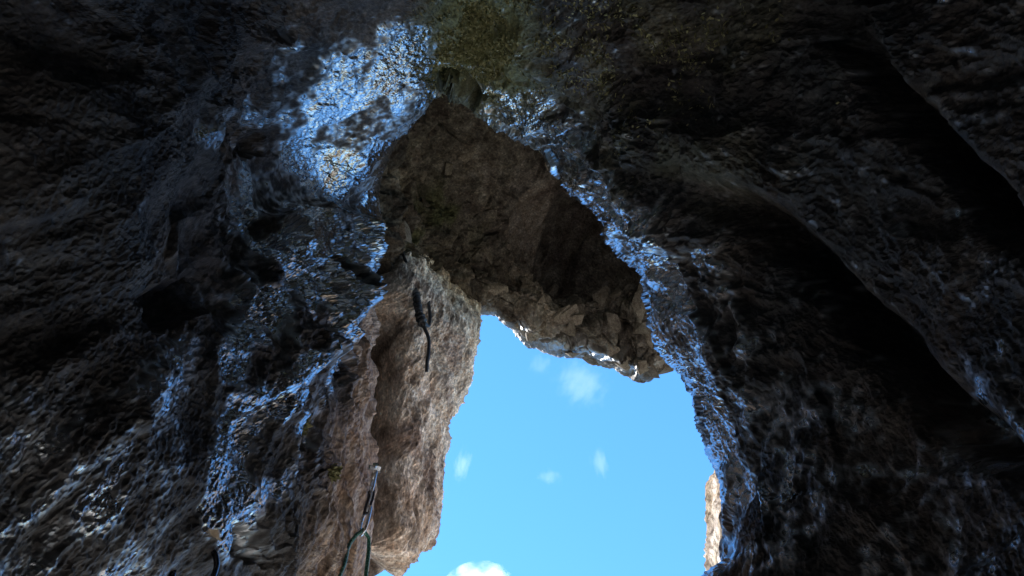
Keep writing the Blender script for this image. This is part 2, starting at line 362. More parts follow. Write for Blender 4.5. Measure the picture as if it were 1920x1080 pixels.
WETL1 = [(810, 165), (700, 210), (620, 290), (570, 390), (560, 520)]
WETL2 = [(690, 480), (600, 590), (560, 690), (505, 740), (420, 790), (380, 880), (372, 1000)]
WETL4 = [(570, 330), (515, 420), (478, 540), (440, 640), (400, 720)]
WETL5 = [(660, 440), (600, 540), (556, 640), (545, 720)]
WETL6 = [(330, 255), (400, 225), (470, 215), (530, 240)]
WETL7 = [(520, 70), (530, 130), (600, 170)]
WETL8 = [(300, 640), (265, 720), (190, 850), (80, 960), (60, 1060)]
WETL3 = [(545, 760), (520, 880), (450, 960), (440, 1060)]
WETR = [(1345, 470), (1390, 600), (1420, 700), (1470, 850), (1500, 960)]
FEATURES = [
    # polylines, half width, height in metres (positive stands proud), kind
    ([(690, 480), (600, 590), (565, 680), (505, 735), (420, 790), (382, 870), (372, 1000), (365, 1090)], 12, .09, 'step'),
    ([(690, 380), (620, 500), (590, 620), (540, 720)], 16, .07, 'ridge'),
    ([(600, 470), (585, 520), (560, 600)], 10, -.05, 'ridge'),
    ([(545, 740), (520, 850), (500, 960), (490, 1080)], 14, .05, 'step'),
    ([(600, 700), (606, 712)], 16, -.08, 'ridge'), ([(533, 795), (540, 815)], 13, -.05, 'ridge'), ([(652, 628), (655, 650)], 12, -.06, 'ridge'),
    ([(320, 520), (335, 610)], 60, -.20, 'ridge'), ([(465, 240), (480, 300)], 30, -.14, 'ridge'), ([(425, 985), (425, 1045)], 26, -.10, 'ridge'),
    ([(380, 760), (430, 860)], 40, -.04, 'ridge'), ([(260, 720), (180, 860)], 30, .06, 'ridge'),
    ([(840, 150), (880, 175), (905, 215)], 36, -.35, 'ridge'),
    ([(1250, 330), (1430, 410), (1560, 540), (1700, 690), (1800, 790), (1960, 900)], 36, -.32, 'ridge'),
    ([(1570, 40), (1700, 200), (1800, 320), (1930, 480)], 30, -.28, 'ridge'),
    ([(1330, 450), (1390, 600), (1440, 720)], 16, .06, 'ridge'),
    ([(1505, 925), (1515, 932)], 22, -.10, 'ridge'),
    ([(1240, 380), (1330, 470)], 30, .08, 'ridge'),
]
shell, NEAR = build_shell()
print('shell', round(time.time() - T0, 1))

# ------------------------------------------------------------------ far rocks seen through the mouth
def far_patch(name, key, nu, nv, depth, mat, disp, soft=30, edge='A', attr=None, backs=((12, .5), (60, 1.6), (160, 3.5))):
    """a rock face between silhouette curve A and hidden curve B (columns of key), rolled over at A and carried on behind"""
    s = np.linspace(key[0][0], key[-1][0], nu); c = crom(key, s); A, B = c[:, :2], c[:, 2:]
    v = np.linspace(0, 1, nv)
    PX = A[:, None, 0] * (1 - v) + B[:, None, 0] * v; PY = A[:, None, 1] * (1 - v) + B[:, None, 1] * v
    D = depth(PX, PY)
    lip = np.hypot(PX - A[:, None, 0], PY - A[:, None, 1]); e = np.clip(1 - lip / soft, 0, 1)
    D = D + (1 - np.sqrt(np.clip(1 - e * e, 0, 1))) * soft / FOC * D * 1.6
    P = at(PX, PY, D); Nn = grid_normals(P)
    h, at_ = disp(P.reshape(-1, 3).astype(f32), PX.ravel().astype(f32), PY.ravel().astype(f32), lip.ravel())
    P = P + Nn * h.reshape(PX.shape)[..., None]
    dirv = (B - A) / np.linalg.norm(B - A, axis=1, keepdims=True)
    bk = []
    for off, dz in backs[::-1]:
        b = A + dirv * off; bk.append(at(b[:, 0], b[:, 1], D[:, 0] + dz))
    bk = np.stack(bk, 1)
    at_ = np.clip(at_, 0, 1).reshape(nu, nv, 3)
    return grid_mesh(name, np.concatenate([bk, P], 1), mat, np.concatenate([np.repeat(at_[:, :1], len(backs), 1), at_], 1)), (PX, PY, P, Nn)

# pillar: dry streaked face left of the sky
PILK = [(0, 600, 1125, 560, 1100), (.5, 700, 1094, 600, 1000), (.8, 738, 1070, 620, 940), (1.0, 748, 1052, 625, 910), (1.25, 772, 1030, 628, 880), (1.5, 800, 1003, 630, 860), (1.8, 809, 975, 632, 830), (2.2, 808, 925, 634, 780),
        (2.6, 817, 868, 636, 730), (2.9, 826, 820, 638, 690), (3.05, 826, 784, 640, 670), (3.2, 846, 765, 640, 650), (3.5, 868, 722, 645, 610), (3.9, 880, 665, 650, 560),
        (4.3, 891, 598, 655, 500), (4.6, 893, 545, 660, 450), (5.2, 880, 440, 670, 360)]
D_PIL = Depth([(600, 1120, 6.6), (745, 1065, 7.2), (808, 985, 7.8), (808, 925, 8.2), (826, 820, 8.9), (846, 765, 9.4), (880, 665, 10.3), (891, 598, 11.0), (893, 540, 14), (880, 440, 17.0),
               (720, 1050, 6.6), (740, 900, 7.3), (750, 780, 8.0), (770, 660, 8.8), (780, 560, 9.6), (820, 545, 10.8), (760, 500, 10.4), (770, 450, 13), (705, 1000, 6.5), (708, 800, 7.6), (710, 600, 8.8), (712, 480, 9.4), (715, 380, 14), (640, 1000, 6.3), (640, 700, 7.9), (660, 450, 9)])
def pil_disp(p, x, y, lip):
    wob = np.c_[gn(p * 1.3), gn(p * 1.3 + 31.), gn(p * 1.3 + 57.)]
    q = (p + .10 * wob) * np.array([1, 1, .20], f32)
    h = (.16 * fbm(q * .9, 3) + .12 * ridged(q * 3.2, 2, .5)) * (.28 + .72 * sst(0, 70, lip))
    h += .085 * ridged(q * 7., 3, .6) + .045 * ridged(q * 17, 3, .6) + .016 * fbm(p * np.array([22, 22, 9], f32), 2)
    h += .09 * np.minimum(gn(p * np.array([2.4, 2.4, 1.9], f32) + f32(4)), .12) + .05 * np.minimum(ridged(p * np.array([5, 5, 3.2], f32) + f32(3), 3, .55), .2)
    ck = pl_dist(x + 9 * wob[:, 0], y, [(712, 470), (716, 650), (712, 800), (708, 960), (702, 1090)])[0]
    h -= 1.5 * np.exp(-(ck / 20) ** 2)
    lines = ridged((p + .12 * wob) * np.array([4.6, 4.6, .42], f32) + f32(9), 2, .5)
    h += .16 * np.minimum(lines, .16) - .10 * sst(.1, -.25, lines)
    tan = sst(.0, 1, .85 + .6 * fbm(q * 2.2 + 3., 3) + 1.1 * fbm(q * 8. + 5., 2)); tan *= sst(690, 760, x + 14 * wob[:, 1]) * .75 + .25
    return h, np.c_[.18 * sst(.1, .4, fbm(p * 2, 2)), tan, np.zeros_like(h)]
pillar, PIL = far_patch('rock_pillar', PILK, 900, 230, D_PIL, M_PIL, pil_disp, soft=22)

# overhang: the roof beyond the arch; A = lower lip against the sky, B = hidden above the arch
OVK = [(0, 640, 560, 600, 330), (.5, 760, 575, 650, 200), (.8, 840, 588, 700, 110), (1.0, 890, 594, 740, 80), (1.3, 932, 594, 800, 50), (1.5, 955, 615, 830, 50), (1.7, 980, 638, 870, 50), (1.95, 1018, 656, 920, 50), (2.3, 1070, 664, 990, 60),
       (2.6, 1110, 675, 1050, 80), (2.9, 1150, 694, 1110, 110), (3.2, 1190, 718, 1170, 150), (3.4, 1216, 716, 1210, 180), (3.6, 1240, 696, 1250, 220), (3.8, 1268, 685, 1300, 260), (4.1, 1310, 692, 1360, 330), (4.6, 1400, 720, 1450, 430)]
D_OV = Depth([(640, 560, 9.6), (760, 575, 10.8), (890, 594, 12.4), (980, 638, 12.9), (1070, 664, 13.3), (1190, 716, 13.6), (1268, 686, 13.4), (1400, 720, 13.4),
              (700, 450, 9.4), (760, 500, 10.3), (820, 545, 11.2), (800, 440, 11), (900, 520, 12.0), (1000, 560, 12.5), (1100, 600, 13.0), (1200, 640, 13.4), (1250, 560, 12.8), (720, 330, 10.2), (850, 350, 12.2), (1000, 420, 13.6), (1130, 480, 13.8), (850, 220, 11.6), (950, 250, 12.4), (1050, 330, 13.2), (1180, 430, 13.6), (740, 100, 10.4), (990, 60, 11), (1250, 220, 11.8), (1450, 430, 12.6)])
def ov_disp(p, x, y, lip):
    wob = np.c_[gn(p * .9), gn(p * .9 + 31.), gn(p * .9 + 57.)]
    f1, ed, rid = cells((p + .35 * wob) * np.array([1.15, 1.15, 1.0], f32))
    g1, ge, gr = cells((p + .12 * wob) * 3.1)
    blk = sst(330, 480, y + 40 * wob[:, 0])
    h = .55 * fbm(p * .45, 3) + .30 * fbm(p * 1.6, 4, .6) + .03 * fbm(p * 11, 3)
    h += .30 * (rid[:, 0] - .5) * sst(0, .12, ed) - .07 * sst(.05, 0, ed) * sst(-.1, .2, fbm(p * .8 + 60., 2))
    h += (.3 + .7 * blk) * (.10 * (gr[:, 0] - .5) * sst(0, .16, ge) - .03 * sst(.06, 0, ge) + .07 * (gr[:, 1] - .5) * (p[:, 0] * 3.1 % 1))
    sh = pl_dist(x + 20 * wob[:, 1], y + 20 * wob[:, 0], [(990, 600), (1060, 640), (1150, 662), (1240, 668)])[0]
    h += .22 * np.exp(-(sh / 18) ** 2)
    hol = np.hypot((x - 1090) / 130, (y - 450) / 80); h -= 1.3 * np.exp(-hol ** 2)
    h *= .35 + .65 * sst(0, 45, lip)
    tan = .12 + .6 * rid[:, 2] * sst(.4, .8, rid[:, 1]) + .25 * (gr[:, 2] - .4)
    tan = np.maximum(tan, .9 * sst(30, 12, np.hypot(x - 760, (y - 335))))
    wet = 1.0 * sst(34, 10, sh) * sst(-.2, .15, fbm(p * 3 + 5., 2)) + .4 * sst(24, 4, lip)
    moss = .6 * sst(110, 40, np.hypot(x - 830, y - 420)) * sst(-.1, .25, fbm(p * 1.7 + 9., 2))
    return h, np.c_[wet, tan, moss]
overhang, OV = far_patch('rock_overhang', OVK, 620, 440, D_OV, M_FAR, ov_disp, soft=26)

# pale buttress beyond the right wall
BUK = [(0, 1352, 800, 1560, 780), (.3, 1346, 868, 1560, 850), (.7, 1338, 910, 1560, 900), (1.1, 1335, 960, 1560, 950), (1.5, 1334, 1005, 1560, 1000), (1.9, 1338, 1060, 1570, 1060), (2.6, 1342, 1180, 1580, 1180), (3.4, 1350, 1400, 1600, 1400)]
D_BU = Depth([(1352, 800, 7.2), (1335, 960, 6.2), (1340, 1180, 5.2), (1350, 1400, 4.4), (1380, 800, 5.4), (1372, 960, 4.5), (1385, 1180, 3.7), (1400, 1400, 3.2), (1560, 800, 4.6), (1560, 1000, 4.0), (1580, 1180, 3.2), (1600, 1400, 2.9)])
def bu_disp(p, x, y, lip):
    q = p * np.array([1, 1, .4], f32)
    h = .08 * fbm(q * 2, 3) + .06 * ridged(q * 6, 3) + .02 * fbm(q * 20, 2)
    return h, np.c_[.25 * sst(0, .3, fbm(q * 4, 2)) + .6 * sst(1355, 1368, x), np.full_like(h, .95), np.zeros_like(h)]
M_BUT = rock_material('pale dry limestone', (.10, .085, .065), (.25, .21, .16), scale=1.2, bump=.6)
butt, BUT = far_patch('rock_buttress', BUK, 420, 160, D_BU, M_BUT, bu_disp, soft=14)
print('far', round(time.time() - T0, 1))

# ------------------------------------------------------------------ ground
def build_ground():
    r = np.r_[np.linspace(.01, 30, 120), np.geomspace(32, 9000, 60)]; a = np.linspace(0, 2 * math.pi, 181)
    X = r[:, None] * np.sin(a); Y = r[:, None] * np.cos(a)
    p = np.c_[X.ravel(), Y.ravel(), np.zeros(X.size)].astype(f32)
    z = .08 * fbm(p * .8, 3) + .02 * fbm(p * 5, 2) + np.clip(np.hypot(p[:, 0], p[:, 1]) - 60, 0, 1e9) * .02 * fbm(p * .004, 3)
    m, t, b = mat_new('ground toned for bounce light')
    tc = N(t, 'ShaderNodeTexCoord'); n = N(t, 'ShaderNodeTexNoise', Scale=3, Detail=8); t.links.new(tc.outputs['Object'], n.inputs['Vector'])
    rr = ramp(t, n.outputs['Fac'], [(.35, (.25, .23, .20)), (.65, (.43, .40, .36))])      # unseen scree, made pale near the cliff to bounce light into the cave
    sh = ramp(t, n.outputs['Fac'], [(.35, (.03, .038, .016)), (.65, (.085, .085, .045))])      # unseen scrub added dark farther out, to dim the wet rock's reflections
    ln_ = N(t, 'ShaderNodeVectorMath', operation='LENGTH'); t.links.new(tc.outputs['Object'], ln_.inputs[0])
    fo = N(t, 'ShaderNodeMapRange'); fo.inputs['From Min'].default_value = 6.5; fo.inputs['From Max'].default_value = 10; t.links.new(ln_.outputs['Value'], fo.inputs['Value'])
    t.links.new(mix(t, fo.outputs[0], rr.outputs[0], sh.outputs[0]), b.inputs['Base Color']); b.inputs['Roughness'].default_value = .95
    return grid_mesh('ground', np.c_[X.ravel(), Y.ravel(), z].reshape(*X.shape, 3), m, sc=1)
ground = build_ground()
for o in shell + [pillar, overhang, butt, ground]: o['kind'] = 'structure'

# ------------------------------------------------------------------ builders for small things
def tag(o, label=None, cat=None, group=None, kind=None):
    for k_, v_ in (('label', label), ('category', cat), ('group', group), ('kind', kind)):
        if v_: o[k_] = v_
    return o
def empty(name, loc, **kw):
    o = bpy.data.objects.new(name, None); COL.objects.link(o); o.location = loc; o.empty_display_size = .05
    return tag(o, **kw)
def put(name, verts, faces, mat, parent=None, smooth=True, uv=None):
    me = bpy.data.meshes.new(name); v = np.asarray(verts, float)
    off = np.array(parent.matrix_basis.translation if parent and not parent.parent else (parent.parent.matrix_basis.translation if parent else (0, 0, 0)))
    me.from_pydata((v - off).tolist(), [], faces); me.materials.append(mat)
    if smooth: me.polygons.foreach_set('use_smooth', np.ones(len(me.polygons), bool))
    if uv is not None:
        a_ = me.attributes.new('along', 'FLOAT_COLOR', 'POINT'); a_.data.foreach_set('color', np.asarray(uv, f32).ravel())
    o = bpy.data.objects.new(name, me); COL.objects.link(o)
    if parent: o.parent = parent
    return o
def smooth_path(pts, n):
    pts = np.asarray(pts, float); t = np.r_[0, np.cumsum(np.linalg.norm(np.diff(pts, axis=0), axis=1))]
    keep = np.r_[True, np.diff(t) > 1e-9]; pts, t = pts[keep], t[keep]
    return crom(np.c_[t, pts], np.linspace(0, t[-1], n))
def tube(pts, r, sides=10, closed=False, flat=1.0, ref=None):
    """swept tube; r a number or one per point; flat squeezes it across; returns verts, faces, (along, around)"""
    P_ = np.asarray(pts, float); n = len(P_)
    T = np.gradient(P_, axis=0) if not closed else np.roll(P_, -1, 0) - np.roll(P_, 1, 0)
    T /= np.linalg.norm(T, axis=1, keepdims=True) + 1e-12
    a = np.array(ref if ref is not None else ((0, 0, 1) if abs(T[0, 2]) < .9 else (1, 0, 0)), float)
    V = []; UV = []; L_ = np.r_[0, np.cumsum(np.linalg.norm(np.diff(P_, axis=0), axis=1))]
    r = np.broadcast_to(r, n)
    for k_ in range(n):
        a = a - T[k_] * (a @ T[k_]); a /= np.linalg.norm(a); b_ = np.cross(T[k_], a)
        for j_ in range(sides):
            th = 2 * math.pi * j_ / sides
            V.append(P_[k_] + r[k_] * (a * math.cos(th) + b_ * math.sin(th) * flat)); UV.append((L_[k_], j_ / sides, 0, 1))
    F_ = []
    for k_ in range(n if closed else n - 1):
        for j_ in range(sides):
            k2 = (k_ + 1) % n; j2 = (j_ + 1) % sides
            F_.append((k_ * sides + j_, k_ * sides + j2, k2 * sides + j2, k2 * sides + j_))
    if not closed:
        F_.append(tuple(range(sides))[::-1]); F_.append(tuple((n - 1) * sides + j_ for j_ in range(sides)))
    return V, F_, UV
def join(*parts):
    V, F_, UV = [], [], []
    for v, f_, u in parts:
        o_ = len(V); V += list(v); UV += list(u); F_ += [tuple(i_ + o_ for i_ in q_) for q_ in f_]
    return V, F_, UV

def sheath(name, base, fleck, turns=70):
    m, t, b = mat_new(name)
    at_ = N(t, 'ShaderNodeAttribute', attribute_name='along'); sp = N(t, 'ShaderNodeSeparateColor'); t.links.new(at_.outputs['Color'], sp.inputs[0])
    def helix(k_, sgn):
        m1 = N(t, 'ShaderNodeMath', operation='MULTIPLY'); m1.inputs[1].default_value = turns; t.links.new(sp.outputs[0], m1.inputs[0])
        m2 = N(t, 'ShaderNodeMath', operation='MULTIPLY_ADD'); m2.inputs[1].default_value = sgn * k_; t.links.new(sp.outputs[1], m2.inputs[0]); t.links.new(m1.outputs[0], m2.inputs[2])
        m3 = N(t, 'ShaderNodeMath', operation='FRACT'); t.links.new(m2.outputs[0], m3.inputs[0]); return m3
    h1, h2 = helix(3, 1), helix(3, -1)
    mm = N(t, 'ShaderNodeMath', operation='MULTIPLY'); t.links.new(h1.outputs[0], mm.inputs[0]); t.links.new(h2.outputs[0], mm.inputs[1])
    r_ = ramp(t, mm.outputs[0], [(.42, base), (.55, fleck)]); t.links.new(r_.outputs[0], b.inputs['Base Color'])
    b.inputs['Roughness'].default_value = .5; b.inputs['Sheen Weight'].default_value = .1
    return m
M_ROPE = sheath('green climbing rope', (.018, .12, .08), (.12, .32, .25))
M_CORD = sheath('black cord', (.006, .006, .008), (.015, .015, .018))
M_STEEL = plain('worn bright alloy', (.62, .64, .66), .22, 1.0)
M_DKSTEEL = plain('dark anodised alloy', (.10, .10, .12), .25, 1.0)
M_SLING = plain('dark webbing', (.03, .03, .045), .7)
M_SLINGW = plain('pale webbing edge', (.62, .64, .68), .6)
M_RUST = plain('tan rusted steel plate', (.36, .27, .18), .55, .2)

def local(px, py, dist, yaw):
    """origin on the line of sight, with x across (turned by yaw), y off the wall, z up"""
    o_ = at(px, py, dist); c_, s_ = math.cos(yaw), math.sin(yaw)
    M_ = np.array([[c_, s_, 0], [-s_, c_, 0], [0, 0, 1.0]])
    return o_, (lambda q_: o_ + np.asarray(q_, float) @ M_)
def carabiner(parent_thing, W_, top, size, mat, gate_mat, name='carabiner', lean=0.0):
    """pear-shaped ring hanging from 'top' (local x, z); returns the body object"""
    w_, h_ = size; pts = []
    prof = [(0, 0), (.35, -.02), (.48, -.14), (.50, -.35), (.44, -.65), (.36, -.86), (.18, -.99), (-.06, -1.0), (-.26, -.92), (-.40, -.76), (-.44, -.6)]
    gate = [(-.44, -.6), (-.46, -.4), (-.46, -.24)]
    rest = [(-.46, -.24), (-.42, -.1), (-.25, -.01), (0, 0)]
    f_ = lambda L_: [W_((top[0] + x_ * w_ + lean * z_ * h_, 0, top[1] + z_ * h_)) for x_, z_ in L_]
    body = join(tube(smooth_path(f_(rest[:-1] + prof), 46), .0036, 10), )
    bo = put(name, *body[:2], mat, parent_thing)
    g = tube(smooth_path(f_(gate), 10), .0028, 8); put('gate', *g[:2], gate_mat, bo)
    return bo
def hanger(px, py, dist, yaw, mat, label, size=.032):
    o_, W_ = local(px, py, dist, yaw)
    t_ = empty('bolt_hanger', o_, label=label, cat='bolt hanger', group='bolt hangers in the left wall')
    # a bent plate: flat against the rock above, an eye turned outwards below
    n_ = 9; V = []; F_ = []; th = .0028
    prof = [(.0, .030), (.0, .010), (.003, .000), (.012, -.006), (.026, -.009)]      # (off the wall, height)
    for (yy, zz) in prof:
        hw = size * (.5 if zz > -.004 else .42)
        for xx in (-hw, -hw * .6, hw * .6, hw):
            V.append(W_((xx, -yy, zz)))
    m_ = len(V); V += [v + (W_((0, -th, -th)) - o_) for v in V]
    for a_ in range(4):
        for b_ in range(3):
            q_ = (a_ * 4 + b_, a_ * 4 + b_ + 1, a_ * 4 + b_ + 5, a_ * 4 + b_ + 4); F_.append(q_); F_.append(tuple(i_ + m_ for i_ in q_[::-1]))
    ring = [0, 1, 2, 3, 7, 11, 15, 19, 18, 17, 16, 12, 8, 4]
    for a_, b_ in zip(ring, ring[1:] + ring[:1]): F_.append((a_, a_ + m_, b_ + m_, b_))
    put('plate', V, F_, mat, t_, smooth=False)
    hx = tube([W_((0, .03, .020)), W_((0, -.003, .020)), W_((0, -.0031, .020)), W_((0, -.012, .020))], [.005, .005, .0095, .009], 6); put('bolt', *hx[:2], M_STEEL, t_, smooth=False)
    return t_

# ---- quickdraw clipped to the rim, with the rope through it
def rock_dist(x0, y0, x1, y1, q=.02):
    m_ = (NEAR[0] > x0) & (NEAR[0] < x1) & (NEAR[1] > y0) & (NEAR[1] < y1)
    return float(np.quantile(np.linalg.norm(NEAR[2][m_] - CAM, axis=1), q)) * SC
QD = min(rock_dist(640, 940, 672, 1030), rock_dist(620, 1000, 668, 1079)) - .06
print('quickdraw at', QD)
o_, W_ = local(700, 893, QD + .17, .5)
hanger(701, 886, QD + .20, .5, M_STEEL, 'small steel bolt hanger in the dark crack above the hanging quickdraw')
qd = empty('quickdraw', o_, label='quickdraw with dark sling and two metal carabiners holding the green rope', cat='quickdraw')
yw = -.98
o_, W_ = local(701, 893, QD + .17, yw)
c1 = carabiner(qd, W_, (0, .004), (.042, .084), M_STEEL, M_STEEL)
sl = [W_((.004, 0, -.070)), W_((.002, .002, -.095)), W_((-.002, 0, -.125)), W_((-.006, 0, -.152))]
so = put('sling', *tube(smooth_path(sl, 16), [.0092] * 16, 12, flat=.30, ref=(1, 0, .0))[:2], M_SLING, qd)
o2, W2 = local(690, 968, QD + .05, .9)
lowz = W_((-.006, 0, -.148))
W2 = (lambda base, yy: (lambda q_: base + np.asarray(q_, float) @ np.array([[math.cos(yy), math.sin(yy), 0], [-math.sin(yy), math.cos(yy), 0], [0, 0, 1.0]])))(lowz, -.78)
st = tube([W_((.0125, -.001, -.072)), W_((.0095, .001, -.098)), W_((.0055, -.001, -.127)), W_((.001, -.001, -.150))], .0022, 6); put('sling_edge', *st[:2], M_SLINGW, so)
c2 = carabiner(qd, W2, (0, .010), (.042, .086), M_STEEL, M_STEEL)
low = W2((.004, 0, -.071))
def away(px, py, dist): return at(px, py, dist)
dl = np.linalg.norm(low - CAM)
def proj(P_):
    v = np.asarray(P_) - CAM; z = v @ Fv; return 960 + 1400 * (v @ Rv) / z, 540 - 1400 * (v @ Uv) / z
lx, ly = proj(low)
DR = min(rock_dist(596, 1020, 664, 1079, .0) - .03, dl)
rp = [(-.55, .75, .02), (-.52, .80, .35)]
path = [np.array(p_) for p_ in rp] + [away(596, 1160, DR - .12), away(625, 1105, DR - .04), away(644, 1062, DR), away(lx - 22, ly + 18, dl - .03), away(lx - 12, ly + 6, dl - .015), away(lx - 5, ly, dl - .006), low + np.array([0, 0, .004]),
        away(lx + 5, ly + 1, dl + .008), away(lx + 9, ly + 9, dl + .01), away(lx + 10, ly + 24, dl + .008), away(lx + 8, ly + 50, dl - .01), away(lx + 4, ly + 85, dl - .04), away(681, 1160, dl - .08), np.array((-.36, 1.0, .4)), np.array((-.30, 1.02, .02))]
tb = tube(smooth_path(path, 220), .0046, 12)
rope = put('climbing_rope', tb[0], tb[1], M_ROPE, uv=tb[2])
tag(rope, 'green climbing rope looped through the quickdraw at the lower edge of the picture', 'rope')

# ---- knotted black cord hanging below the overhang in front of the pillar
def pc(px, py, off): return at(px, py, min(float(D_PIL(px, py)), float(D_OV(px, py)) if py < 520 else 99) * SC - off)
kn = empty('knotted_cord', pc(788, 600, .2), label='black knotted cord with a loop and a loose tail hanging against the pale pillar', cat='cord')
R_ = .0088
def cord(name, pix, parent, r=R_, n=40):
    t_ = tube(smooth_path([pc(*p_) for p_ in pix], n), r, 10); return put(name, t_[0], t_[1], M_CORD, parent, uv=t_[2])
cord('strand', [(752, 462, -.05), (760, 488, .12), (770, 512, .18), (779, 540, .2), (783, 560, .2)], kn)
cord('strand', [(786, 492, -.05), (786, 508, .1), (785, 535, .19), (784, 562, .2)], kn)
cord('loop', [(793, 496, -.05), (796, 512, .1), (801, 545, .19), (805, 580, .2), (806, 600, .2), (802, 611, .2), (795, 608, .2), (789, 598, .2)], kn, n=60)
cord('tail', [(791, 604, .2), (797, 617, .2), (803, 632, .2), (804, 655, .2), (801, 680, .2), (800, 697, .19)], kn)
def wrap(a_, b_, rad, turns, n=90):
    A_, B_ = pc(*a_), pc(*b_); ax = B_ - A_; L_ = np.linalg.norm(ax); ax /= L_
    u = np.cross(ax, (0, 1, 0)); u /= np.linalg.norm(u); v = np.cross(ax, u); th = np.linspace(0, 2 * math.pi * turns, n); tt = np.linspace(0, 1, n)
    rr = rad * (.75 + .25 * np.sin(tt * math.pi))
    return tube(A_ + ax * L_ * tt[:, None] + (u * np.cos(th)[:, None] + v * np.sin(th)[:, None]) * rr[:, None], R_, 8)
k_ = join(wrap((780, 552, .2), (785, 584, .2), .014, 4.5), tube([pc(779, 548, .2), pc(783, 566, .2), pc(786, 590, .2)], .018, 10))
put('knot', k_[0], k_[1], M_CORD, kn, uv=k_[2])
k_ = join(wrap((785, 586, .2), (794, 611, .2), .018, 3.2), tube([pc(784, 582, .2), pc(789, 597, .2), pc(795, 612, .2)], [.016, .022, .014], 10))
put('knot', k_[0], k_[1], M_CORD, kn, uv=k_[2])

# ---- rusty hanger with a carabiner at the lower left
D2 = rock_dist(365, 1000, 415, 1060, .02) - .022
hanger(391, 1016, D2, .35, M_RUST, 'tan rusted bolt hanger at the lower left with a carabiner clipped below it', size=.036)
o3, W3 = local(377, 1026, D2 - .015, .95)
cb = empty('carabiner', o3, label='dark metal carabiner hanging from the rusted hanger at the lower left', cat='carabiner')
carabiner(cb, W3, (0, .006), (.052, .104), M_DKSTEEL, M_STEEL, name='ring', lean=-.1)
print('gear', round(time.time() - T0, 1))

# ------------------------------------------------------------------ loose blocks in the overhang, moss, clouds
PXo, PYo, Po, No = OV
rg = random.Random(5)
def block_mesh(seed):
    r_ = np.random.default_rng(seed); bm = bmesh.new()
    for k_ in range(13):
        v = r_.normal(size=3); v /= np.linalg.norm(v); v = np.sign(v) * np.abs(v) ** .6
        bm.verts.new(v * (.8 + .4 * r_.random()) * np.array([1, .75, .42]))
    g_ = bmesh.ops.convex_hull(bm, input=bm.verts)
    bmesh.ops.delete(bm, geom=[e_ for e_ in g_['geom_interior'] if isinstance(e_, bmesh.types.BMVert)], context='VERTS')
    me = bpy.data.meshes.new('rock_block'); bm.to_mesh(me); bm.free()
    n_ = len(me.vertices); a_ = me.attributes.new('rock', 'FLOAT_COLOR', 'POINT')
    a_.data.foreach_set('color', np.tile(np.array([.0, .25 + .5 * r_.random(), 0, 1], f32), n_)); me.materials.append(M_FAR)
    return me
BM_ = [block_mesh(k_) for k_ in range(12)]
spots = [(762, 336, 22, .9), (826, 512, 26, .8), (735, 440, 20, .6), (860, 440, 22, .5), (880, 290, 20, .5), (790, 290, 16, .4)]
while len(spots) < 64:
    x_, y_ = rg.uniform(740, 1250), rg.uniform(300, 690)
    if (y_ > 470 or rg.random() < .3): spots.append((x_, y_, rg.uniform(12, 30), 0))
flat_px = np.stack([PXo.ravel(), PYo.ravel()], 1)
for k_, (x_, y_, sz, tn_) in enumerate(spots):
    d_ = np.hypot(flat_px[:, 0] - x_, flat_px[:, 1] - y_); i_ = int(np.argmin(d_))
    if d_[i_] > 5 or (PXo.ravel()[i_] < 770 and y_ > 470): continue
    p_ = CAM + (Po.reshape(-1, 3)[i_] - CAM) * SC; nn = No.reshape(-1, 3)[i_]
    s_ = sz / FOC * np.linalg.norm(p_ - CAM)
    o_ = bpy.data.objects.new('rock_block', BM_[k_ % 12]); COL.objects.link(o_); o_.parent = overhang
    q_ = Vector(nn).to_track_quat('Z', 'Y').to_matrix().to_4x4() @ Matrix.Rotation(rg.uniform(0, 6.28), 4, 'Z') @ Matrix.Rotation(rg.uniform(-.3, .3), 4, 'X')
    o_.matrix_basis = Matrix.Translation(Vector(p_ + nn * s_ * .02)) @ q_ @ Matrix.Diagonal((s_, s_ * rg.uniform(.7, 1.1), s_ * rg.uniform(.6, 1.1), 1))

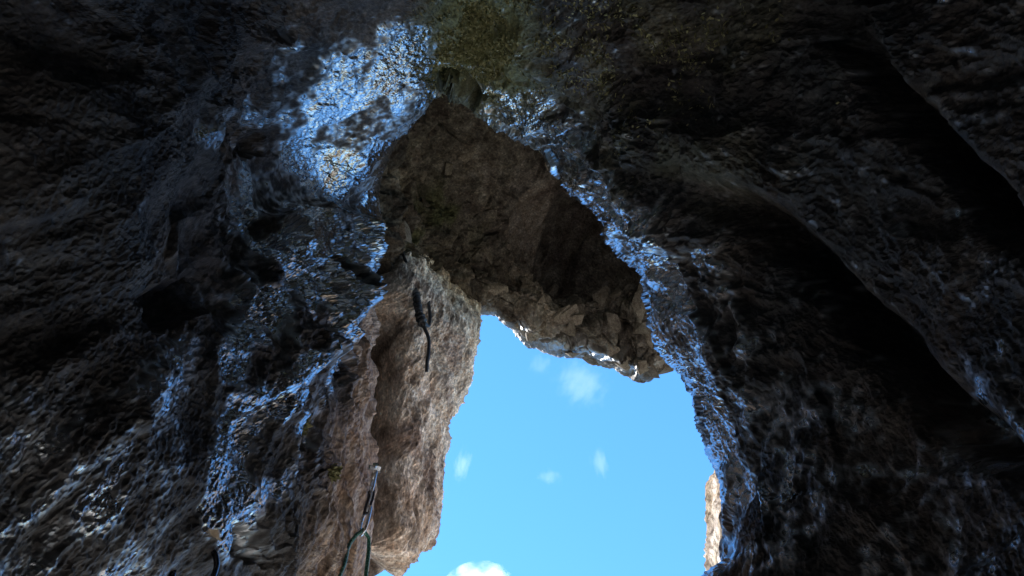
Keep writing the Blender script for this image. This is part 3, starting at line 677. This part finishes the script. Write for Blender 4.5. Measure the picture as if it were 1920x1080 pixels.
m_, t_, b_ = mat_new('moss leaves')
oi = N(t_, 'ShaderNodeTexCoord'); nz = N(t_, 'ShaderNodeTexNoise', Scale=90, Detail=3); t_.links.new(oi.outputs['Object'], nz.inputs['Vector'])
t_.links.new(ramp(t_, nz.outputs['Fac'], [(.35, (.20, .19, .08)), (.65, (.40, .36, .18))]).outputs[0], b_.inputs['Base Color']); b_.inputs['Roughness'].default_value = .7
PXn, PYn, Pn = NEAR
npx = np.stack([PXn.ravel(), PYn.ravel()], 1)
def moss(cx, cy, rx, ry, n, label):
    d_ = np.hypot(npx[:, 0] - cx, npx[:, 1] - cy); base = CAM + (Pn.reshape(-1, 3)[int(np.argmin(d_))] - CAM) * SC
    V, F_ = [], []
    for k_ in range(n):
        a_ = rg.uniform(0, 6.28); r_ = math.sqrt(rg.random()); x_ = cx + rx * r_ * math.cos(a_); y_ = cy + ry * r_ * math.sin(a_)
        j_ = int(np.argmin(np.hypot(npx[:, 0] - x_, npx[:, 1] - y_))); p_ = CAM + (Pn.reshape(-1, 3)[j_] - CAM) * SC
        up = -ray(x_, y_) * .5 + np.array([.5 + rg.uniform(-.6, .6), rg.uniform(-.2, .8), rg.uniform(-.7, .6)]); up /= np.linalg.norm(up)
        sd_ = np.cross(up, (rg.uniform(-1, 1), rg.uniform(-1, 1), rg.uniform(-1, 1))); sd_ /= np.linalg.norm(sd_) + 1e-9
        l_ = rg.uniform(.006, .015); i0 = len(V)
        V += [p_ - up * .002 - sd_ * .0012, p_ - up * .002 + sd_ * .0012, p_ + up * l_ * .6 + sd_ * .0026, p_ + up * l_, p_ + up * l_ * .6 - sd_ * .0026]
        F_.append((i0, i0 + 1, i0 + 2, i0 + 3, i0 + 4))
    root = empty('moss_clump', base, label=label, cat='moss', group='moss clumps on the left wall')
    put('leaves', V, F_, m_, root, smooth=False)
moss(537, 802, 8, 16, 140, 'dark olive moss clump lining a small pocket in the left wall')
moss(566, 896, 6, 14, 130, 'brighter green moss clump low on the left wall near the tan streaks')

def moss_mat(n):
    x_, y_ = npx[:, 0], npx[:, 1]; p_ = Pn.reshape(-1, 3)
    w_ = np.exp(-((x_ - 905) / 75) ** 2 - ((y_ - 75) / 80) ** 2) + .14 * np.exp(-((x_ - 1180) / 170) ** 2 - ((y_ - 90) / 110) ** 2)
    w_ *= np.clip(.35 + 2.2 * fbm(p_.astype(f32) * 3.2 + f32(8), 3), 0, 1); r_ = np.random.default_rng(3)
    i_ = r_.choice(len(w_), n, p=w_ / w_.sum()); b_ = CAM + (p_[i_] - CAM) * SC
    up = -ray(x_[i_], y_[i_]) * .4 + r_.normal(size=(n, 3)) * .55 + np.array([0, .35, -.2]); up /= np.linalg.norm(up, axis=1, keepdims=True)
    sd_ = np.cross(up, r_.normal(size=(n, 3))); sd_ /= np.linalg.norm(sd_, axis=1, keepdims=True); l_ = r_.uniform(.006, .017, (n, 1))
    b_ = b_ - up * .002
    V = np.stack([b_ - sd_ * .0016, b_ + sd_ * .0016, b_ + up * l_ * .6 + sd_ * .003, b_ + up * l_, b_ + up * l_ * .6 - sd_ * .003], 1).reshape(-1, 3)
    o_ = put('moss', V, [tuple(range(k_ * 5, k_ * 5 + 5)) for k_ in range(n)], m_, smooth=False)
    tag(o_, 'olive green moss coating the cave ceiling above the top of the arch', 'moss', kind='stuff')
moss_mat(11000)

def cloud(name, px0, py0, px1, py1, dens, thr, label, rot=0., dist=900., scale=3.2, group='wispy clouds in the opening'):
    cx, cy = (px0 + px1) / 2, (py0 + py1) / 2; c_ = at(cx, cy, dist)
    a_ = abs(px1 - px0) / 2 / FOC * dist * 1.15; b2 = abs(py1 - py0) / 2 / FOC * dist * 1.15
    bm = bmesh.new(); bmesh.ops.create_icosphere(bm, subdivisions=3, radius=1)
    me = bpy.data.meshes.new(name); bm.to_mesh(me); bm.free()
    o_ = bpy.data.objects.new(name, me); COL.objects.link(o_)
    Rm = Matrix((tuple(Rv), tuple(Uv), tuple(-Fv))).transposed().to_4x4()
    o_.matrix_basis = Matrix.Translation(Vector(c_)) @ Rm @ Matrix.Rotation(rot, 4, 'Z') @ Matrix.Diagonal((a_, b2, max(a_, b2) * .8, 1))
    m = bpy.data.materials.new(name + ' vapour'); m.use_nodes = True; t = m.node_tree; t.nodes.clear()
    out = t.nodes.new('ShaderNodeOutputMaterial'); pv = t.nodes.new('ShaderNodeVolumePrincipled'); t.links.new(pv.outputs[0], out.inputs['Volume'])
    pv.inputs['Color'].default_value = (1, 1, 1, 1); pv.inputs['Anisotropy'].default_value = .2
    tc = t.nodes.new('ShaderNodeTexCoord'); nz = N(t, 'ShaderNodeTexNoise', Scale=scale / 2, Detail=7, Roughness=.62)
    mp = N(t, 'ShaderNodeMapping'); mp.inputs['Location'].default_value = (cx * .013, cy * .017, 0); mp.inputs['Scale'].default_value = (1.6, .7, 1.6) if group else (1, 1, 1); t.links.new(tc.outputs['Object'], mp.inputs[0]); t.links.new(mp.outputs[0], nz.inputs['Vector'])
    ln_ = N(t, 'ShaderNodeVectorMath', operation='LENGTH'); t.links.new(tc.outputs['Object'], ln_.inputs[0])
    fo = N(t, 'ShaderNodeMapRange', interpolation_type='SMOOTHSTEP'); fo.inputs['From Min'].default_value = 1; fo.inputs['From Max'].default_value = .25; t.links.new(ln_.outputs['Value'], fo.inputs['Value'])
    ad = N(t, 'ShaderNodeMath', operation='MULTIPLY_ADD'); ad.inputs[1].default_value = .30; t.links.new(fo.outputs[0], ad.inputs[0]); t.links.new(nz.outputs['Fac'], ad.inputs[2])
    mr = N(t, 'ShaderNodeMapRange'); mr.inputs['From Min'].default_value = thr; mr.inputs['From Max'].default_value = thr + .22; mr.inputs['To Max'].default_value = dens
    t.links.new(ad.outputs[0], mr.inputs['Value']); t.links.new(mr.outputs[0], pv.inputs['Density'])
    me.materials.append(m)
    return tag(o_, label, 'cloud', group)
cloud('cloud', 1030, 668, 1150, 770, 0.0030, .62, 'largest wispy cloud just below the overhang, slanting down to the right', rot=-.6, scale=6.5)
cloud('cloud', 984, 660, 1040, 706, 0.0030, .62, 'faint small cloud wisp left of the largest wisp under the overhang')
cloud('cloud', 846, 838, 886, 908, 0.0055, .62, 'small upright cloud wisp beside the pillar edge', rot=-.2)
cloud('cloud', 1006, 878, 1056, 910, 0.0048, .62, 'small flat cloud wisp low in the middle of the sky opening')
cloud('cloud', 1106, 834, 1144, 900, 0.0040, .62, 'thin upright cloud wisp right of the middle of the sky opening', rot=.2)
cloud('cloud', 830, 1070, 972, 1205, .03, .50, 'bright white cumulus puff cut by the bottom edge of the picture', scale=3.6, group=None)
S.cycles.volume_bounces = 2; S.cycles.volume_step_rate = .25; S.cycles.volume_max_steps = 400
print('done', round(time.time() - T0, 1))
